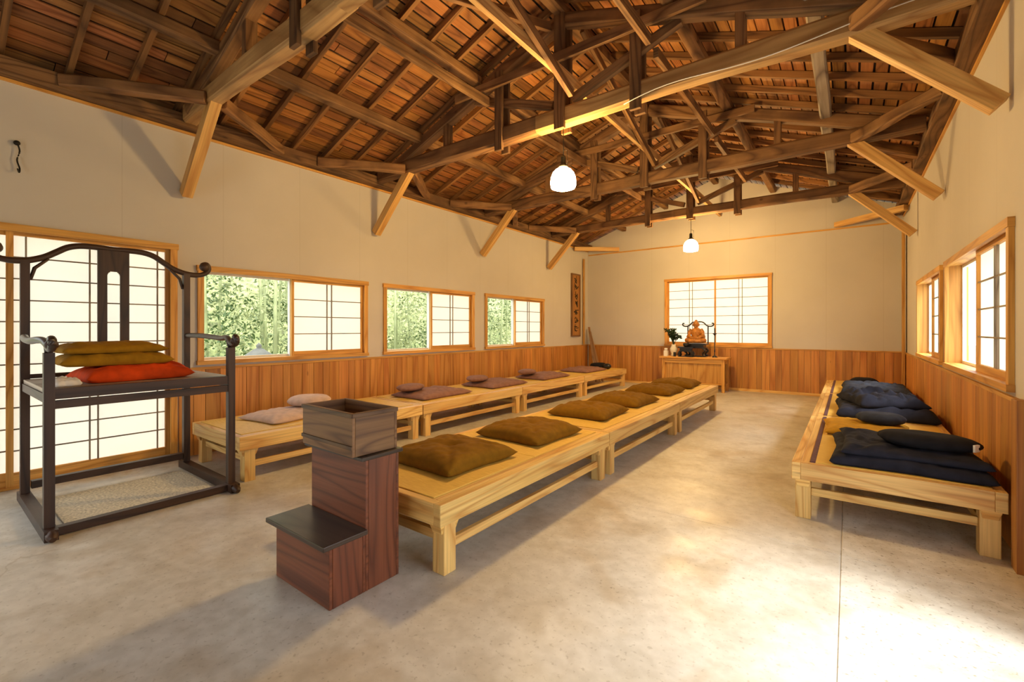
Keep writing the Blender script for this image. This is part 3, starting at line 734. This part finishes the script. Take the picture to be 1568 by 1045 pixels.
def stand(cx, cy, hw, hd, zt, back=False):
    b = MB()
    b.bx(cx-hw, cx+hw, cy-hd, cy+hd, zt-0.03, zt, 0, 1); b.bx(cx-hw*0.78, cx+hw*0.78, cy-hd*0.78, cy+hd*0.78, zt-0.09, zt-0.031, 0, 1)
    b.bx(cx-hw*0.9, cx+hw*0.9, cy-hd*0.9, cy+hd*0.9, zt-0.11, zt-0.091, 0, 1)
    for i in (-1, 1):
        for j in (-1, 1):
            b.tube(smoothpts([(cx+i*hw*0.75, cy+j*hd*0.72, zt-0.11), (cx+i*hw*0.95, cy+j*hd*0.9, zt-0.17), (cx+i*hw*0.72, cy+j*hd*0.72, 0.83), (cx+i*hw*0.9, cy+j*hd*0.85, 0.778)], 4), 0.022, 8, 0, 1)
    b.bx(cx-hw*0.95, cx+hw*0.95, cy-hd*0.95, cy+hd*0.95, 0.7605, 0.778, 0, 1)
    if back:   # small chair back with curling crest rail behind the statue
        yb = cy+hd-0.012
        for i in (-1, 1): b.bx(cx+i*0.225-0.012, cx+i*0.225+0.012, yb-0.012, yb+0.012, zt, zt+0.40, 0, 1)
        hp = [(0,0.50),(0.08,0.50),(0.14,0.47),(0.19,0.42),(0.25,0.395),(0.31,0.40),(0.345,0.43),(0.335,0.465),(0.305,0.46)]
        P = smoothpts([(-x, z) for x, z in hp[::-1]] + hp[1:], 4)
        b.tube([(cx+x, yb, zt+z) for x, z in P], 0.015, 10, 0, 1, True, up=(0,1,0))
    b.finish('lacquer_stand', [M_black], 0.004)
stand(sx_, sy_, 0.24, 0.155, 1.065, True)
stand(-2.99, 10.665, 0.17, 0.07, 0.99)
b = MB(); b.lathe([(0,0),(0.04,0.0),(0.065,0.03),(0.07,0.07),(0.06,0.085),(0.05,0.08),(0.045,0.03),(0,0.02)], (-2.99, 10.665, 0.991), 24, 0)
b.finish('incense_burner', [M_black])
b = MB(); s0 = Vector((sx_, sy_-0.015, 1.0665))
def sb(x, y, z, r, **k): b.ball(s0+Vector((x,y,z)), r, 0, **k)
def st(P, r): b.tube([s0+Vector(p) for p in P], r, 12, 0, 1.0)
sb(0, 0.0, 0.06, 0.16, sx=1.25, sy=0.80, sz=0.35)
st([(0.12,0.02,0.08),(0.19,-0.05,0.07),(0.12,-0.10,0.06),(-0.03,-0.12,0.055)], [0.06,0.055,0.05,0.04])
st([(-0.12,0.02,0.08),(-0.19,-0.05,0.07),(-0.12,-0.10,0.06),(0.03,-0.12,0.055)], [0.06,0.055,0.05,0.04])
st([(0,0.02,0.06),(0,0.02,0.16),(0,0.015,0.26),(0,0.01,0.33),(0,0.0,0.37)], [0.115,0.10,0.115,0.09,0.04])
for i in (-1, 1):
    st([(i*0.10,0.01,0.325),(i*0.145,0.0,0.25),(i*0.155,-0.03,0.18),(i*0.09,-0.10,0.135),(i*0.02,-0.12,0.12)], [0.045,0.045,0.042,0.034,0.026])
    st([(i*0.15,0.0,0.22),(i*0.17,-0.02,0.14),(i*0.17,-0.03,0.07)], [0.035,0.045,0.05])
    sb(i*0.062, 0.0, 0.43, 0.018, sz=2.0)
sb(0, -0.005, 0.44, 0.066, sz=1.25); sb(0, 0.01, 0.515, 0.032); sb(0, -0.072, 0.435, 0.010, sz=1.5); sb(0, -0.055, 0.395, 0.018)
ob = b.finish('buddha_statue', [M_gold])
r = ob.modifiers.new('r', 'REMESH'); r.mode = 'VOXEL'; r.voxel_size = 0.007; r.use_smooth_shade = True
b = MB(); vx, vy = -3.34, 10.88
b.lathe([(0,0),(0.055,0),(0.06,0.02),(0.05,0.05),(0.08,0.12),(0.085,0.17),(0.045,0.24),(0.05,0.27),(0.04,0.268),(0.035,0.24),(0,0.2)], (vx, vy, az+0.001), 24, 0)
for k in range(18):
    a = U(0, 6.28); rr = U(0.08, 0.20); h = U(0.12, 0.38)
    p0 = Vector((vx, vy, az+0.25)); p2 = Vector((vx+rr*math.cos(a), vy+rr*0.6*math.sin(a), az+0.27+h)); p1 = (p0+p2)/2+Vector((0,0,0.07))
    P = smoothpts([tuple(p0), tuple(p1), tuple(p2)], 4); b.tube(P, 0.004, 6, 1, 1)
    for q in P[3:]:
        for _ in range(4):
            q = Vector(q); d = Vector((U(-1,1), U(-1,1), U(-0.4,1))).normalized()*U(0.045,0.075); sd = d.cross(Vector((U(-1,1),U(-1,1),U(-1,1)))).normalized()*0.018
            vs = [b.bm.verts.new(v) for v in (q, q+d*0.5+sd, q+d, q+d*0.5-sd)]; b.face(vs, [(0,0)]*4, 1, (1,1,1))
b.finish('vase_with_branches', [M_white, M_leaf])
def candle(x, y, h):
    b = MB(); b.lathe([(0,0),(0.06,0),(0.055,0.015),(0.015,0.04),(0.010,0.1),(0.018,0.14),(0.010,0.18),(0.009,h-0.18),(0.02,h-0.15),(0.045,h-0.13),(0.045,h-0.12),(0.012,h-0.12),(0.012,h),(0,h)], (x, y, az+0.001), 20, 0); b.finish('candlestick', [M_black])
candle(-2.42, 10.85, 0.66)
b = MB(); b.bx(-3.50, -3.42, 10.65, 10.75, az+0.001, az+0.13, 0); b.lathe([(0,0),(0.03,0),(0.04,0.05),(0.02,0.06),(0,0.06)], (-3.46, 10.70, az+0.131), 16, 0)
b.finish('offering_cup', [M_white])
b = MB(); b.bx(-3.27, -3.22, 10.63, 10.68, az+0.001, az+0.10, 0); b.finish('incense_box', [M_black], 0.004)
b = MB(); px = XL+0.002
b.bx(px, px+0.03, 10.36, 10.78, 1.22, 2.84, 0, 0.7, 2)
for a, c, d, e in ((10.34,10.80,1.20,1.24),(10.34,10.80,2.82,2.86)): b.bx(px, px+0.045, a, c, d, e, 1, 1)
b.bx(px, px+0.045, 10.34, 10.37, 1.24, 2.82, 1, 1); b.bx(px, px+0.045, 10.77, 10.80, 1.24, 2.82, 1, 1)
for k in range(7):
    zc = 2.70-0.215*k
    for _ in range(7):
        yy = 10.57+U(-0.08,0.08); zz = zc+U(-0.065,0.065); l = U(0.06,0.16); an = random.choice([0,0,1.57,1.57,0.7,-0.7])+U(-0.15,0.15)
        rt = Matrix.Rotation(an, 3, 'X'); b.box((px+0.033, yy, zz), (0.005, l, U(0.014,0.026)), rt, 2, 1)
b.finish('calligraphy_plaque', [M_wains, M_brown, M_ink])
b = MB()
for k in range(3):
    b.beam((-5.30+0.07*k, 10.78+0.05*k, 0.015), (-5.72+0.03*k, 11.18, 1.45-0.12*k), 0.06, 0.016, 0, 1.1)
b.finish('wooden_staffs', [M_brown], 0.003)
b = MB(); b.ball((-4.68, 10.1, PT+0.07), 0.10, 0, sz=0.7); b.finish('wooden_drum', [M_black])
b = MB(); b.ball((XL+0.02, 0.56, 3.02), 0.022, 0); b.tube(smoothpts([(XL+0.03,0.56,3.02),(XL+0.035,0.575,2.95),(XL+0.03,0.56,2.87),(XL+0.035,0.575,2.80),(XL+0.05,0.57,2.76),(XL+0.06,0.56,2.79)],4), 0.006, 8, 0); b.finish('iron_hook', [M_iron])

# ------------------------------------------------------------------ garden
b = MB(); b.bx(-60, 60, -60, 60, -0.30, -0.17, 0, 1.0)
b.bx(-8.2, XL-T-0.02, -6, 14, -0.169, -0.15, 1, 1.0); b.bx(XR+T+0.02, 5, -6, 14, -0.169, -0.15, 1, 1.0); b.bx(-8.2, 5, -10, YF-T-0.3, -0.148, -0.13, 1, 1.0)  # unseen pale gravel strips, added to bounce daylight indoors
V = {}  # backing hillside beyond the grove, joined into the ground mesh
for i in range(31):
    for j in range(61):
        x = -20-i*0.8; y = -15+j*1.2
        z = -0.2+ (i/30)**0.7*16 + 1.2*noise.noise(Vector((x*0.3, y*0.3, 0)))*(i > 0)
        V[i,j] = b.bm.verts.new((x, y, z))
for i in range(30):
    for j in range(60): b.face([V[i,j], V[i+1,j], V[i+1,j+1], V[i,j+1]], [(0,0)]*4, 2, (1,1,1), True)
b.finish('garden_ground', [M_ground, M_gravel_bounce, M_hill])
b = MB()
for k in range(75):
    x = U(-17, -10.5); y = U(4, 27); p = Vector((x, y, -0.17)); lean = Vector((U(-0.6,0.6), U(-0.6,0.6), 0)); H = U(5, 8)
    b.tube([p, p+lean*0.3+Vector((0,0,H*0.5)), p+lean+Vector((0,0,H))], [U(0.03,0.05), 0.035, 0.015], 8, 1, 1)
cl = []
for k in range(330):
    x = U(-19, -11.0); y = U(0, 32); cl.append((x, y, U(0.1, 6.5), U(0.6, 1.3)))
for k in range(70):
    cl.append((U(-10.8, -9.3), U(0.5, 18), U(-0.05, 0.5), U(0.35, 0.65)))
for (x, y, z, r) in cl:
    base = U(-0.1, 1.1)
    for _ in range(300):
        d = Vector((random.gauss(0,1), random.gauss(0,1), random.gauss(0,0.8))).normalized()*r*U(0.3,1)
        q = Vector((x, y, z))+d
        if q.z < -0.15: continue
        e = Vector((U(-1,1), U(-1,1), U(-1,0.5))).normalized()*U(0.07,0.17); sd = e.cross(Vector((U(-1,1),U(-1,1),U(-1,1)))).normalized()*U(0.02,0.04)
        vs = [b.bm.verts.new(v) for v in (q, q+e*0.45+sd, q+e, q+e*0.45-sd)]
        tt = min(1, max(0, base+U(-0.3,0.3))); b.face(vs, [(0,0)]*4, 0, (tt,tt,tt))
b.finish('bamboo_grove', [M_fol, M_bam])
b = MB(); gx, gy = -8.4, 3.72; k = 0.72
b.lathe([(r*k, z*k-0.17*(1-k)) for r, z in [(0,-0.17),(0.30,-0.17),(0.28,0.05),(0.12,0.1),(0.11,0.6),(0.2,0.68),(0.26,0.74),(0.17,0.76),(0.17,1.0),(0.36,1.02),(0.30,1.10),(0.1,1.24),(0.05,1.26),(0.07,1.32),(0,1.4)]], (gx, gy, 0.20), 12, 0)
b.bx(gx-0.25, gx+0.25, gy-0.25, gy+0.25, -0.165, 0.08, 0, 1)
b.finish('stone_lantern', [M_stone])

# ------------------------------------------------------------------ light
w = bpy.data.worlds.new('World'); scene.world = w; w.use_nodes = True
bg = w.node_tree.nodes['Background']; bg.inputs[0].default_value = (0.90, 0.95, 1.0, 1); bg.inputs[1].default_value = 4.3
sun = bpy.data.lights.new('Sun', 'SUN'); sun.energy = 6.0; sun.angle = math.radians(30); sun.color = (1, 0.97, 0.90)
so = bpy.data.objects.new('sun', sun); COL.objects.link(so)
d = Vector((-0.62, 0.25, -0.85)).normalized()
so.rotation_euler = d.to_track_quat('-Z', 'Y').to_euler(); so.location = (8, -3, 12)

# ------------------------------------------------------------------ camera
cam = bpy.data.cameras.new('camera'); co = bpy.data.objects.new('camera', cam); COL.objects.link(co)
cam.sensor_width = 36; cam.lens = 36*690/1568; cam.shift_y = -18.5/1568; cam.clip_start = 0.05; cam.clip_end = 300
co.location = (0, 0, 1.4); co.rotation_euler = (math.radians(90), 0, math.atan(516/690))
scene.camera = co
scene.view_settings.view_transform = 'Standard'
scene.view_settings.look = 'None'
